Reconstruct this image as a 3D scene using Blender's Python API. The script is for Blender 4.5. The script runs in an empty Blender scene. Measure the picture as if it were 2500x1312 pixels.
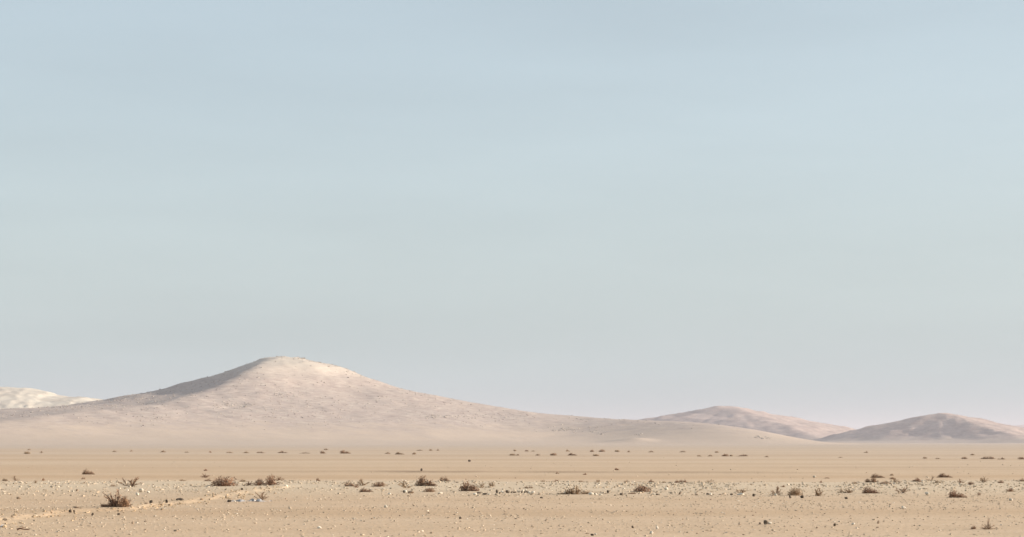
import bpy, math, random
import numpy as np
from mathutils import Vector

# ---------------------------------------------------------------- camera, sky, sun, exposure
SC = bpy.context.scene
COL = SC.collection
F, HC = 4861.0, 1.70            # focal length in photograph pixels (70 mm on 36 mm), eye height
HORIZON = 1080.0

cam = bpy.data.cameras.new('camera')
cam.sensor_width, cam.lens = 36.0, 70.0
cam.shift_y = (HORIZON - 656.0) / 2500.0
cam.clip_start, cam.clip_end = 0.1, 60000.0
camo = bpy.data.objects.new('camera', cam)
camo.location = (0, 0, HC)
camo.rotation_euler = (math.radians(90), 0, 0)
COL.objects.link(camo)
SC.camera = camo

SUN_EL, SUN_AZ = math.radians(16.0), math.radians(83.0)     # azimuth clockwise from +Y (the view direction)
SKY_TINT, SKY_DUST = (1.29, 1.375, 1.385), (1.57, 1.85, 1.96)
world = bpy.data.worlds.new('World')
SC.world = world
world.use_nodes = True
wn = world.node_tree.nodes
wl = world.node_tree.links
sky = wn.new('ShaderNodeTexSky')
sky.sky_type = 'NISHITA'
sky.sun_disc = False
sky.sun_elevation = SUN_EL
sky.sun_rotation = SUN_AZ
sky.altitude = 800
sky.air_density = 1.0
sky.dust_density = 2.0
sky.ozone_density = 1.0
# dusty air evens the sky out: its range is compressed and it greys towards the horizon, all round
gam = wn.new('ShaderNodeGamma'); gam.inputs['Gamma'].default_value = 0.36
wl.new(sky.outputs[0], gam.inputs['Color'])
tint = wn.new('ShaderNodeMix'); tint.data_type = 'RGBA'; tint.blend_type = 'MULTIPLY'; tint.inputs[0].default_value = 1.0
tint.inputs[7].default_value = (*SKY_TINT, 1)
wl.new(gam.outputs[0], tint.inputs[6])
wtc = wn.new('ShaderNodeTexCoord'); wsep = wn.new('ShaderNodeSeparateXYZ')
wl.new(wtc.outputs['Generated'], wsep.inputs[0])
wmr = wn.new('ShaderNodeMapRange'); wmr.interpolation_type = 'SMOOTHSTEP'
wmr.inputs[1].default_value, wmr.inputs[2].default_value = 0.16, 0.0
wmr.inputs[3].default_value, wmr.inputs[4].default_value = 0.0, 0.92
wl.new(wsep.outputs['Z'], wmr.inputs[0])
dust = wn.new('ShaderNodeMix'); dust.data_type = 'RGBA'
dust.inputs[7].default_value = (*SKY_DUST, 1)
wl.new(wmr.outputs[0], dust.inputs[0]); wl.new(tint.outputs[2], dust.inputs[6])
veil = wn.new('ShaderNodeTexNoise'); veil.inputs['Scale'].default_value = 1.0; veil.inputs['Detail'].default_value = 5
wmap = wn.new('ShaderNodeMapping'); wmap.inputs['Scale'].default_value = (4, 4, 26); wmap.inputs['Rotation'].default_value = (0.12, 0.06, 0)
wl.new(wtc.outputs['Generated'], wmap.inputs['Vector']); wl.new(wmap.outputs[0], veil.inputs['Vector'])
vmr = wn.new('ShaderNodeMapRange')
for i_, q_ in enumerate((0.3, 0.7, 0.965, 1.035)): vmr.inputs[1 + i_].default_value = q_
wl.new(veil.outputs['Fac'], vmr.inputs[0])
vm = wn.new('ShaderNodeVectorMath'); vm.operation = 'SCALE'
wl.new(dust.outputs[2], vm.inputs[0]); wl.new(vmr.outputs[0], vm.inputs['Scale'])
bg = wn['Background']
bg.inputs['Strength'].default_value = 0.15
wl.new(vm.outputs[0], bg.inputs['Color'])

sl = bpy.data.lights.new('sun', 'SUN')
sl.energy = 5.0
sl.angle = math.radians(0.53)
sl.color = (1.0, 0.90, 0.78)
so = bpy.data.objects.new('sun', sl)
L = Vector((math.cos(SUN_EL) * math.sin(SUN_AZ), math.cos(SUN_EL) * math.cos(SUN_AZ), math.sin(SUN_EL)))
so.rotation_euler = (-L).to_track_quat('-Z', 'Y').to_euler()
so.location = (60, 20, 40)
COL.objects.link(so)

SC.view_settings.view_transform = 'Standard'
SC.view_settings.look = 'None'
SC.view_settings.gamma = 1.0
SC.view_settings.exposure = 1.05
SC.view_settings.use_curve_mapping = False
SC.render.engine = 'CYCLES'
SC.cycles.use_denoising = True
SC.cycles.max_bounces = 6
SC.cycles.volume_bounces = 1
SC.cycles.use_fast_gi = False

HAZE_DENSITY = 1.05e-4
HAZE_COLOR = (0.615, 0.595, 0.66)

rng = np.random.default_rng(11)

# ---------------------------------------------------------------- helpers
def _hash(ix, iy, seed):
    h = (ix.astype(np.int64) * 374761393 + iy.astype(np.int64) * 668265263 + seed * 974711) & 0xFFFFFFFF
    h = ((h ^ (h >> 13)) * 1274126177) & 0xFFFFFFFF
    h = (h ^ (h >> 16)) & 0xFFFFFFFF
    return h / 4294967295.0 * 2 - 1

def vnoise(x, y, seed=0):
    x = np.asarray(x, float); y = np.asarray(y, float)
    ix = np.floor(x); iy = np.floor(y)
    fx = x - ix; fy = y - iy
    u = fx * fx * fx * (fx * (fx * 6 - 15) + 10); v = fy * fy * fy * (fy * (fy * 6 - 15) + 10)
    a = _hash(ix, iy, seed); b = _hash(ix + 1, iy, seed); c = _hash(ix, iy + 1, seed); d = _hash(ix + 1, iy + 1, seed)
    return (a * (1 - u) + b * u) * (1 - v) + (c * (1 - u) + d * u) * v

def fbm(x, y, seed=0, octs=4, gain=0.5):
    s = 0; amp = 1; tot = 0
    ca, sa = math.cos(0.6), math.sin(0.6)
    for k in range(octs):
        s = s + amp * vnoise(x, y, seed + k * 17); tot += amp
        x, y = (x * ca - y * sa) * 2.03 + 3.1, (x * sa + y * ca) * 2.03 - 1.7
        amp *= gain
    return s / tot

def sstep(a, b, x):
    t = np.clip((np.asarray(x, float) - a) / (b - a), 0, 1)
    return t * t * (3 - 2 * t)

def mesh_np(name, verts, faces, mat=None, smooth=True):
    """faces: int array (n, 3) or (n, 4)"""
    me = bpy.data.meshes.new(name)
    verts = np.asarray(verts, np.float32); faces = np.asarray(faces, np.int32)
    n, k = faces.shape
    me.vertices.add(len(verts)); me.vertices.foreach_set('co', verts.ravel())
    me.loops.add(n * k); me.loops.foreach_set('vertex_index', faces.ravel())
    me.polygons.add(n)
    me.polygons.foreach_set('loop_start', np.arange(0, n * k, k, dtype=np.int32))
    me.polygons.foreach_set('loop_total', np.full(n, k, np.int32))
    me.polygons.foreach_set('use_smooth', np.full(n, smooth, bool))
    me.update(calc_edges=True)
    if mat: me.materials.append(mat)
    return me

def link(name, data, parent=None, loc=None):
    o = bpy.data.objects.new(name, data)
    COL.objects.link(o)
    if parent: o.parent = parent
    if loc is not None: o.location = loc
    return o

def tag(o, label=None, cat=None, group=None, kind=None):
    if label: o['label'] = label
    if cat: o['category'] = cat
    if group: o['group'] = group
    if kind: o['kind'] = kind
    return o

def pix(px, py):
    """where the sight line through a pixel of the photograph meets the plain"""
    Y = F * HC / (py - HORIZON)
    return (px - 1250.0) / F * Y, Y

# ---------------------------------------------------------------- materials
class NT:
    def __init__(s, name):
        s.m = bpy.data.materials.new(name); s.m.use_nodes = True
        s.t = s.m.node_tree; s.n = s.t.nodes; s.l = s.t.links
        s.b = s.n['Principled BSDF']
        s.b.inputs['Roughness'].default_value = 0.95
        s.b.inputs['Specular IOR Level'].default_value = 0.12
    def _set(s, sock, v):
        if hasattr(v, 'is_linked') or isinstance(v, bpy.types.NodeSocket): s.l.new(v, sock)
        elif isinstance(v, (tuple, list)) and len(v) == 3 and sock.type == 'RGBA': sock.default_value = (*v, 1)
        else: sock.default_value = v
    def pos(s, scale=(1, 1, 1)):
        g = s.n.new('ShaderNodeNewGeometry'); mp = s.n.new('ShaderNodeMapping')
        mp.inputs['Scale'].default_value = scale
        s.l.new(g.outputs['Position'], mp.inputs['Vector'])
        return mp.outputs[0]
    def noise(s, vec, scale, detail=4, rough=0.55):
        n = s.n.new('ShaderNodeTexNoise')
        n.inputs['Scale'].default_value = scale; n.inputs['Detail'].default_value = detail
        n.inputs['Roughness'].default_value = rough
        s.l.new(vec, n.inputs['Vector'])
        return n.outputs['Fac']
    def rng(s, v, a, b, c=0.0, d=1.0, smooth=False):
        n = s.n.new('ShaderNodeMapRange'); n.clamp = True
        if smooth: n.interpolation_type = 'SMOOTHSTEP'
        s._set(n.inputs[0], v)
        for i, x in enumerate((a, b, c, d)): n.inputs[1 + i].default_value = x
        return n.outputs[0]
    def mul(s, a, b, op='MULTIPLY'):
        n = s.n.new('ShaderNodeMath'); n.operation = op
        s._set(n.inputs[0], a); s._set(n.inputs[1], b)
        return n.outputs[0]
    def mix(s, fac, a, b):
        n = s.n.new('ShaderNodeMix'); n.data_type = 'RGBA'
        s._set(n.inputs[0], fac); s._set(n.inputs[6], a); s._set(n.inputs[7], b)
        return n.outputs[2]
    def attr(s, name):
        n = s.n.new('ShaderNodeAttribute'); n.attribute_name = name
        return n.outputs['Fac']
    def bump(s, h, strength, dist, prev=None):
        n = s.n.new('ShaderNodeBump'); n.inputs['Strength'].default_value = strength; n.inputs['Distance'].default_value = dist
        s.l.new(h, n.inputs['Height'])
        if prev: s.l.new(prev, n.inputs['Normal'])
        return n.outputs[0]
    def done(s, color, normal=None):
        s._set(s.b.inputs['Base Color'], color)
        if normal: s.l.new(normal, s.b.inputs['Normal'])
        return s.m

SAND_A, SAND_B = (0.465, 0.315, 0.195), (0.545, 0.402, 0.275)
PALE, WARM, FAR_SAND = (0.545, 0.435, 0.31), (0.525, 0.385, 0.245), (0.42, 0.335, 0.265)

def sand_nodes(t):
    """sand of the plain; the feet of the hills share it"""
    wide = t.noise(t.pos((0.004, 0.022, 0.02)), 1.0, 5, 0.6)
    c = t.mix(t.rng(wide, 0.38, 0.60, smooth=True), SAND_A, SAND_B)
    streak = t.noise(t.pos((0.02, 0.16, 0.1)), 1.0, 4, 0.6)
    c = t.mix(t.rng(streak, 0.45, 0.70, 0, 0.42), c, (0.43, 0.295, 0.18))
    mott = t.noise(t.pos((1, 1, 1)), 0.9, 6, 0.62)
    c = t.mix(t.rng(mott, 0.45, 0.75, 0, 0.45), c, (0.40, 0.285, 0.18))
    fine = t.noise(t.pos((1, 1, 1)), 11.0, 3, 0.6)
    c = t.mix(t.rng(fine, 0.56, 0.74, 0, 0.75), c, (0.60, 0.50, 0.37))
    c = t.mix(t.rng(fine, 0.44, 0.28, 0, 0.6), c, (0.31, 0.215, 0.135))
    # the sand turns paler and pinker with distance, in uneven tongues
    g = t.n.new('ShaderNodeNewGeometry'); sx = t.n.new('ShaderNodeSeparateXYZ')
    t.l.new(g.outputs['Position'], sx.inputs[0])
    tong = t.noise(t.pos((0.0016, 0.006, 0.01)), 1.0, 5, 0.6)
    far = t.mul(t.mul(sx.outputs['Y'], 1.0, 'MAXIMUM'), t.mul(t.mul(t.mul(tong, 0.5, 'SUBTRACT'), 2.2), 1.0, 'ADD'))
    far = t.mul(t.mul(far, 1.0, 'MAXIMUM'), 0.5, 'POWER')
    c = t.mix(t.rng(far, 9.0, 28.0, 0, 0.9), c, FAR_SAND)
    return c, fine, mott

t = NT('desert_sand')
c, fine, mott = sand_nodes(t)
grain = t.noise(t.pos(), 5.0, 4, 0.65)
c = t.mix(t.mul(t.attr('gravel'), t.rng(grain, 0.3, 0.62, 0.35, 0.95)), c, PALE)
c = t.mix(t.mul(t.attr('warm'), t.rng(mott, 0.3, 0.65, 0.0, 0.5)), c, WARM)
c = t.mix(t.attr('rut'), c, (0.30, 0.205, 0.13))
nb = t.bump(mott, 0.5, 0.05)
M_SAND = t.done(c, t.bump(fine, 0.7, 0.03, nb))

def hill_material(name, rock, rock2, z0, z1, coarse=0.05, cap=None):
    t = NT(name)
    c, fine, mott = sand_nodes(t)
    p = t.pos()
    n1 = t.noise(p, coarse, 6, 0.62)
    n2 = t.noise(t.pos((0.07, 0.14, 0.8)), 1.0, 5, 0.65)      # ledges lying level
    n3 = t.noise(t.pos((0.14, 0.2, 0.5)), 1.0, 4, 0.65)
    r = t.mix(t.rng(n1, 0.38, 0.64, smooth=True), rock, rock2)
    r = t.mix(t.rng(n2, 0.54, 0.67, 0, 0.65), r, (0.51, 0.445, 0.365))
    r = t.mix(t.rng(n2, 0.47, 0.33, 0, 0.65), r, (0.26, 0.20, 0.165))
    r = t.mix(t.rng(n3, 0.58, 0.68, 0, 0.55), r, (0.24, 0.185, 0.155))
    g = t.n.new('ShaderNodeNewGeometry'); sx = t.n.new('ShaderNodeSeparateXYZ')
    t.l.new(g.outputs['Position'], sx.inputs[0])
    zz = t.mul(sx.outputs['Z'], t.mul(t.mul(n1, 0.5, 'SUBTRACT'), (z1 - z0) * 1.6), 'ADD')
    if cap: r = t.mix(t.rng(zz, cap[0], cap[1], 0, 0.75), r, (0.52, 0.455, 0.37))      # paler beds on top
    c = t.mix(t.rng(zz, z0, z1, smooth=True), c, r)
    nb = t.bump(n2, 0.5, 0.7)
    return t.done(c, t.bump(n3, 0.5, 0.5, nb))

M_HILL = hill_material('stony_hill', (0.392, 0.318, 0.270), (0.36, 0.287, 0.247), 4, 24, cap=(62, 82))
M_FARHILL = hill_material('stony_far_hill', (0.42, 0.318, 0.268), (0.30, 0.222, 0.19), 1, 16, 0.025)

t = NT('chalk_rock')
p = t.pos()
n1 = t.noise(p, 0.02, 6, 0.65); n2 = t.noise(t.pos((0.02, 0.03, 0.22)), 1.0, 6, 0.65)
c = t.mix(t.rng(n1, 0.35, 0.65), (0.52, 0.47, 0.385), (0.45, 0.39, 0.315))
c = t.mix(t.rng(n2, 0.52, 0.68, 0, 0.7), c, (0.40, 0.335, 0.265))
M_CHALK = t.done(c, t.bump(n2, 0.5, 2.0))

def per_island(name, stops, objrandom=False, bump=None):
    t = NT(name)
    if objrandom: r = t.n.new('ShaderNodeObjectInfo').outputs['Random']
    else: r = t.n.new('ShaderNodeNewGeometry').outputs['Random Per Island']
    cr = t.n.new('ShaderNodeValToRGB')
    cr.color_ramp.interpolation = 'LINEAR'
    els = cr.color_ramp.elements
    els[0].position, els[0].color = stops[0][0], (*stops[0][1], 1)
    els[1].position, els[1].color = stops[-1][0], (*stops[-1][1], 1)
    for p_, col in stops[1:-1]:
        e = els.new(p_); e.color = (*col, 1)
    t.l.new(r, cr.inputs[0])
    c = cr.outputs[0]
    n = t.noise(t.pos(), 14.0 if bump is None else bump, 3, 0.6)
    c = t.mix(t.rng(n, 0.4, 0.7, 0, 0.3), c, (0.30, 0.23, 0.17))
    return t.done(c, t.bump(n, 0.4, 0.01))

M_GRAVEL = per_island('gravel_stone', [(0.0, (0.24, 0.17, 0.115)), (0.08, (0.36, 0.27, 0.185)), (0.2, (0.43, 0.33, 0.23)),
                                       (0.7, (0.50, 0.395, 0.283)), (0.92, (0.57, 0.47, 0.35)), (1.0, (0.68, 0.595, 0.475))])
M_CLOD = per_island('sandy_clod', [(0.0, (0.28, 0.19, 0.115)), (0.3, (0.42, 0.30, 0.185)), (1.0, (0.50, 0.37, 0.235))])
M_BOULDER = per_island('hill_boulder', [(0.0, (0.18, 0.135, 0.11)), (0.2, (0.27, 0.215, 0.18)), (0.45, (0.36, 0.30, 0.245)), (0.8, (0.42, 0.36, 0.30)), (1.0, (0.54, 0.48, 0.40))], bump=0.8)
M_PALEBOULDER = per_island('pale_boulder', [(0, (0.34, 0.285, 0.235)), (0.4, (0.43, 0.37, 0.305)), (1, (0.52, 0.46, 0.385))], bump=0.8)
M_SUMMIT = per_island('summit_rock', [(0, (0.26, 0.21, 0.175)), (0.3, (0.38, 0.32, 0.26)), (1, (0.48, 0.42, 0.345))], bump=0.8)
M_WHITESTONE = per_island('pale_stone', [(0, (0.56, 0.49, 0.385)), (1, (0.72, 0.66, 0.55))], True)
M_DARKSTONE = per_island('dark_stone', [(0, (0.055, 0.042, 0.03)), (1, (0.13, 0.095, 0.065))], True)
M_BROWNSTONE = per_island('brown_stone', [(0, (0.22, 0.15, 0.10)), (1, (0.34, 0.25, 0.17))], True)

def twig_material(name, a, b):
    t = NT(name)
    r = t.n.new('ShaderNodeNewGeometry').outputs['Random Per Island']
    return t.done(t.mix(r, a, b))
TONES = {
    'd': (twig_material('dark_brown_twigs', (0.19, 0.105, 0.063), (0.37, 0.215, 0.13)), twig_material('dark_bark', (0.11, 0.06, 0.037), (0.17, 0.095, 0.058))),
    'b': (twig_material('brown_twigs', (0.23, 0.135, 0.08), (0.40, 0.25, 0.15)), twig_material('brown_bark', (0.08, 0.045, 0.027), (0.12, 0.07, 0.043))),
    't': (twig_material('tan_twigs', (0.27, 0.175, 0.10), (0.43, 0.30, 0.185)), twig_material('tan_bark', (0.14, 0.09, 0.05), (0.19, 0.125, 0.075))),
    'g': (twig_material('pale_dry_twigs', (0.27, 0.18, 0.115), (0.42, 0.30, 0.20)), twig_material('pale_bark', (0.20, 0.135, 0.085), (0.26, 0.18, 0.115))),
}

# ---------------------------------------------------------------- the plain
LIP = [(-40, 1296), (0, 1280), (80, 1262), (180, 1251), (300, 1246), (420, 1232), (520, 1219), (600, 1206), (690, 1197)]
LIPM = np.array([pix(*q) for q in LIP])

def lip_dist(x, y):
    """distance to the broken edge of a small bank in the left foreground; positive on the far side"""
    best = np.full(np.shape(x), 1e9); sd = np.zeros(np.shape(x))
    for (ax, ay), (bx, by) in zip(LIPM[:-1], LIPM[1:]):
        dx, dy = bx - ax, by - ay; LL = dx * dx + dy * dy
        tt = np.clip(((x - ax) * dx + (y - ay) * dy) / LL, 0, 1)
        ex, ey = x - ax - tt * dx, y - ay - tt * dy
        d = np.hypot(ex, ey); s = np.sign(dx * ey - dy * ex)
        m = d < best
        best = np.where(m, d, best); sd = np.where(m, s, sd)
    return best, sd

def band_far(x):
    return 84.0 - 3.5 * np.exp(-((x - 6) / 10.0) ** 2) + 2.0 * sstep(12, 22, x) + 0.9 * vnoise(x / 2.3, x * 0 + 4.4, 5)

def rut_line(x):
    return 112 - 0.2 * x + 0.5 * vnoise(x / 4, x * 0, 9), sstep(-19, -9, x) * (1 - sstep(14, 21, x))

def ground_z(x, y):
    x = np.asarray(x, float); y = np.asarray(y, float)
    r = np.hypot(x, y)
    z = 0.035 * fbm(x / 14, y / 14, 1, 3) + 0.012 * fbm(x / 1.7, y / 1.7, 2, 3)
    z = z + 0.5 * fbm(x / 260, y / 190, 3, 3) * sstep(140, 900, r)
    fr = y > 5
    # low pale gravel rise with a sharper far edge
    bf = band_far(x)
    z = z + 0.085 * sstep(62, 78, y) * (1 - sstep(bf - 1.2, bf + 2.2, y)) * fr
    # rut across the plain: a step of a few centimetres
    y0, act = rut_line(x)
    z = z + act * (0.075 * sstep(-0.4, 0.5, y - y0) * (1 - sstep(2, 22, y - y0)) - 0.02 * np.exp(-((y - y0 + 0.9) / 0.6) ** 2))
    # second fainter swell farther out
    y1 = 152 + 0.12 * x
    z = z + 0.06 * np.exp(-((y - y1) / 5.0) ** 2) * sstep(-60, -20, x)
    d, s = lip_dist(x, y)
    jag = 0.25 * vnoise(x * 2.2, y * 2.2, 21)
    q = d * s + jag
    z = z + 0.05 * sstep(-0.12, 0.3, q) * (1 - sstep(0.5, 4.0, q)) * (np.abs(d) < 6)
    return z

def gz(x, y):
    return float(ground_z(np.array([x]), np.array([y]))[0])

def rings():
    out = [0.6]; 
    for lim, k in ((25, 1.07), (130, 1.0055), (1000, 1.013), (14000, 1.06)):
        while out[-1] < lim: out.append(out[-1] * k)
    return np.array(out)
R = rings()
A = np.radians(np.concatenate([np.arange(-180, -21, 3.0), np.arange(-21, 21, 0.06), np.arange(21, 180, 3.0)]))
nr, na = len(R), len(A)
X = (R[:, None] * np.sin(A)[None]).ravel(); Y = (R[:, None] * np.cos(A)[None]).ravel()
Z = ground_z(X, Y)
V = np.concatenate([np.stack([X, Y, Z], 1), [[0, 0, Z[:na].mean()]]])
i = np.arange(nr - 1)[:, None] * na; j = np.arange(na)[None]; jn = (j + 1) % na
Q = np.stack([i + j, i + jn, i + na + jn, i + na + j], 2).reshape(-1, 4)[:, ::-1]
fan = np.stack([np.full(na, nr * na), np.arange(na), (np.arange(na) + 1) % na, (np.arange(na) + 1) % na], 1)
me = mesh_np('ground', V, Q, M_SAND)
bf = band_far(V[:, 0])
wob = 2.5 * fbm(V[:, 0] / 5, V[:, 1] / 5, 31, 3)
grav = sstep(58, 74, V[:, 1] + wob) * (1 - sstep(bf - 0.8, bf + 1.2, V[:, 1] + 0.3 * wob)) * (V[:, 1] > 5)
d, s = lip_dist(V[:, 0], V[:, 1])
warm = np.exp(-((d * s - 0.2) / 1.1) ** 2) * sstep(-0.5, 0.4, fbm(V[:, 0] / 2, V[:, 1] / 2, 41, 3) + 0.35)
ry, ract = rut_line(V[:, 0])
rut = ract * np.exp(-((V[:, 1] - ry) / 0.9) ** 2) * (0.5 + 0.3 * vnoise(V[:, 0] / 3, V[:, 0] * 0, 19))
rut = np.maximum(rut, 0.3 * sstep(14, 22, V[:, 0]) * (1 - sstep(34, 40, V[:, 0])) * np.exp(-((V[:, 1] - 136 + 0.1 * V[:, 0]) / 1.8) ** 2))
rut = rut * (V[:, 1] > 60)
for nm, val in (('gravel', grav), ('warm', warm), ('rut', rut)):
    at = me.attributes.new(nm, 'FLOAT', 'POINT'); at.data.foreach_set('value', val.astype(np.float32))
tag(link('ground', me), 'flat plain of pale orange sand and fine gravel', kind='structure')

# ---------------------------------------------------------------- hills
def grid(x0, x1, y0, y1, step, fn, name, mat):
    xs = np.arange(x0, x1 + step / 2, step); ys = np.arange(y0, y1 + step / 2, step)
    gx, gy = np.meshgrid(xs, ys)
    z = fn(gx, gy)
    v = np.stack([gx.ravel(), gy.ravel(), z.ravel()], 1)
    nx, ny = len(xs), len(ys)
    a = (np.arange(ny - 1)[:, None] * nx + np.arange(nx - 1)[None]).ravel()
    f = np.stack([a, a + 1, a + nx + 1, a + nx], 1)
    keep = (z.ravel()[f].max(1) > -2.5)
    return mesh_np(name, v, f[keep], mat)

def soft(a, k):
    return np.sqrt(a * a + k * k) - k

def pyramid(x, y, cx, cy, PL, PR, front, back, k, unit, gully=None):
    """a hill from its left and right skylines: two front facets that meet on a spur, two back ones"""
    dx, dy = x - cx, y - cy
    fr = soft(np.minimum(dy, 0), k); bk = soft(np.maximum(dy, 0), k)
    a = -dx + front[0] * fr + back[0] * bk
    b = dx + front[1] * fr + back[1] * bk
    kk = k * 0.7
    rho = 0.5 * (a + b + np.sqrt((a - b) ** 2 + kk * kk)) - 0.5 * kk * np.exp(-(np.hypot(dx, dy) / (k * 3)) ** 2)
    rho = np.maximum(rho, 0)
    w = sstep(-1, 1, (b - a) / (kk + 1.4 * rho))
    zl = np.interp(rho / unit, PL[0], PL[1]); zr = np.interp(rho / unit, PR[0], PR[1])
    z = (zl * (1 - w) + zr * w) * unit
    if gully:      # a shallow gully on the shaded side of the spur
        d, wd, dep, r0, r1 = gully
        z = z - dep * np.exp(-((a - b - d) / wd) ** 2) * sstep(r0, r0 + 60, rho) * (1 - sstep(r1, r1 * 2.2, rho)) * sstep(15, 90, -dy)
    return z

def smooth_table(T, sig):
    xs = np.arange(T[0][0], T[0][-1] + 1, 4.0); ys = np.interp(xs, T[0], T[1])
    n = int(3 * sig / 4); kx = np.exp(-0.5 * (np.arange(-n, n + 1) * 4 / sig) ** 2); kx /= kx.sum()
    # skyline tables start at the summit: mirror there so the top is rounded, not cut
    yp = np.concatenate([ys[1:n + 1][::-1], ys, np.full(n, ys[-1])])
    return xs, np.convolve(yp, kx, 'valid')

HPL = smooth_table(([0, 20, 50, 130, 210, 275, 350, 435, 540, 630, 690, 800, 1000, 1300, 1600, 1900, 2600],
                    [212, 209, 199, 175, 152, 135, 120, 105, 90, 84, 81, 76, 63, 36, 12, 0, -14]), 14)
HPR = smooth_table(([0, 35, 80, 130, 155, 180, 210, 270, 350, 435, 540, 610, 730, 830, 910, 1000, 1160, 1300, 1410, 2600],
                    [212, 204, 197, 187, 177, 165, 157, 140, 122, 105, 88, 77, 62, 49, 39, 29, 14, 5, 2, -10]), 12)
UH = 2000.0 / F

def hill_z(x, y):
    wx = x + 7 * fbm(x / 70, y / 70, 51, 3); wy = y + 16 * fbm(x / 90, y / 90, 52, 3)
    z = pyramid(wx, wy, -230, 2000, HPL, HPR, (0.56, 1.12), (0.6, 0.7), 34, UH, (90, 75, 4.0, 25, 140))
    # low knoll on the far right of the foot slope
    z = z + 15.0 * np.exp(-((x - 152) / 78) ** 2 - ((y - 1860) / 130) ** 2)
    z = z + 7.0 * np.exp(-((x - 215) / 60) ** 2 - ((y - 1800) / 110) ** 2)
    up = sstep(6, 30, z)
    # gullies running down the slopes, ledges, outcrops
    ang = np.arctan2(y - 2000, x + 230)
    rr = np.hypot(x + 230, y - 2000)
    z = z - up * 0.45 * np.abs(fbm(ang * 9 + 3, rr / 260, 61, 3)) * sstep(20, 120, rr)
    z = z + up * (0.3 * fbm(x / 30, y / 30, 53, 4) + 0.28 * fbm(x / 6, y / 6, 54, 3))
    z = z + up * 1.1 * fbm(x / 24, y / 30, 59, 4) * (1 - sstep(-330, -230, x + 0.3 * (y - 2000)))
    out = np.maximum(0, fbm(x / 11, y / 16, 55, 3) - 0.12)
    z = z + up * 0.7 * out
    # rocky crest
    z = z + 1.6 * sstep(66, 84, z) * np.maximum(0, fbm(x / 7, y / 7, 56, 3))
    # small bright mound and the dark-sided wash in front of the knoll
    mx, my = (1550 - 1250) / F * 1700, 1700
    z = z + 3.0 * np.exp(-(np.minimum(x - mx, 0) / 22) ** 2 - (np.maximum(x - mx, 0) / 14) ** 2 - ((y - my) / 24) ** 2)
    t_ = np.clip((x - 100) / 40.0, 0, 1)
    yl = 1500 - 150 * t_
    z = z + sstep(88, 104, x) * (1 - sstep(132, 150, x)) * (1.9 + 0.7 * fbm(x / 9, y / 25, 60, 3)) * np.exp(-(np.minimum(y - yl, 0) / 30) ** 2 - (np.maximum(y - yl, 0) / 90) ** 2)
    z = z + 0.25 * fbm(x / 35, y / 60, 57, 3) + 0.4 * fbm(x / 120, y / 90, 58, 2)
    return z

tag(link('hill', grid(-1080, 560, 1060, 2500, 2.8, hill_z, 'hill', M_HILL)),
    'largest hill, pale stony slopes, purple shaded flank, pale rocky top', kind='structure')

FB = 4300.0; UB = FB / F
BPL = smooth_table(([0, 40, 110, 205, 300, 420, 560, 900], [91, 86, 75, 60, 44, 20, -4, -20]), 9)
BPR = smooth_table(([0, 30, 115, 215, 295, 380, 480, 620, 900], [91, 87, 68, 50, 38, 22, 8, -4, -20]), 8)
def hillb_z(x, y):
    wx = x + 18 * fbm(x / 160, y / 160, 71, 3); wy = y + 30 * fbm(x / 200, y / 200, 72, 3)
    z = pyramid(wx, wy, (1785 - 1250) / F * FB, FB, BPL, BPR, (1.1, 0.62), (0.8, 0.8), 18, UB)
    up = sstep(4, 24, z)
    ang = np.arctan2(y - FB, x - 473); rr = np.hypot(x - 473, y - FB)
    z = z - up * 3.0 * np.abs(fbm(ang * 8, rr / 350, 75, 3)) * sstep(20, 150, rr)
    return z + up * (2.6 * fbm(x / 60, y / 60, 73, 4) + 1.6 * fbm(x / 16, y / 16, 74, 3) + 3 * np.maximum(0, fbm(x / 20, y / 26, 76, 3) - 0.1))
tag(link('hill', grid(-130, 1080, 3600, 5000, 7, hillb_z, 'hill_beyond', M_FARHILL)),
    'low purple hill half hidden behind the biggest hill\'s long right slope', kind='structure')

FC_ = 3600.0; UC = FC_ / F
CPL = smooth_table(([0, 30, 85, 162, 262, 312, 420, 700], [73, 69, 59, 40, 15, 5, -4, -20]), 6)
CPR = smooth_table(([0, 22, 48, 108, 158, 208, 300, 420, 700], [73, 71, 67, 55, 45, 38, 22, -1, -16]), 6)
def hillc_z(x, y):
    wx = x + 14 * fbm(x / 120, y / 120, 81, 3); wy = y + 26 * fbm(x / 160, y / 160, 82, 3)
    z = pyramid(wx, wy, (2292 - 1250) / F * FC_, FC_, CPL, CPR, (0.95, 0.55), (0.8, 0.8), 14, UC)
    up = sstep(3, 18, z)
    ang = np.arctan2(y - FC_, x - 772); rr = np.hypot(x - 772, y - FC_)
    z = z - up * 4.5 * np.abs(fbm(ang * 7, rr / 300, 85, 3)) * sstep(20, 120, rr)
    return z + up * (2.4 * fbm(x / 50, y / 50, 83, 4) + 1.3 * fbm(x / 13, y / 13, 84, 3) + 3 * np.maximum(0, fbm(x / 18, y / 24, 86, 3) - 0.1))
tag(link('hill', grid(360, 1290, 3100, 4150, 6, hillc_z, 'hill_right', M_FARHILL)),
    'rightmost dark purple hill with a narrow sunlit side', kind='structure')

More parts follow.
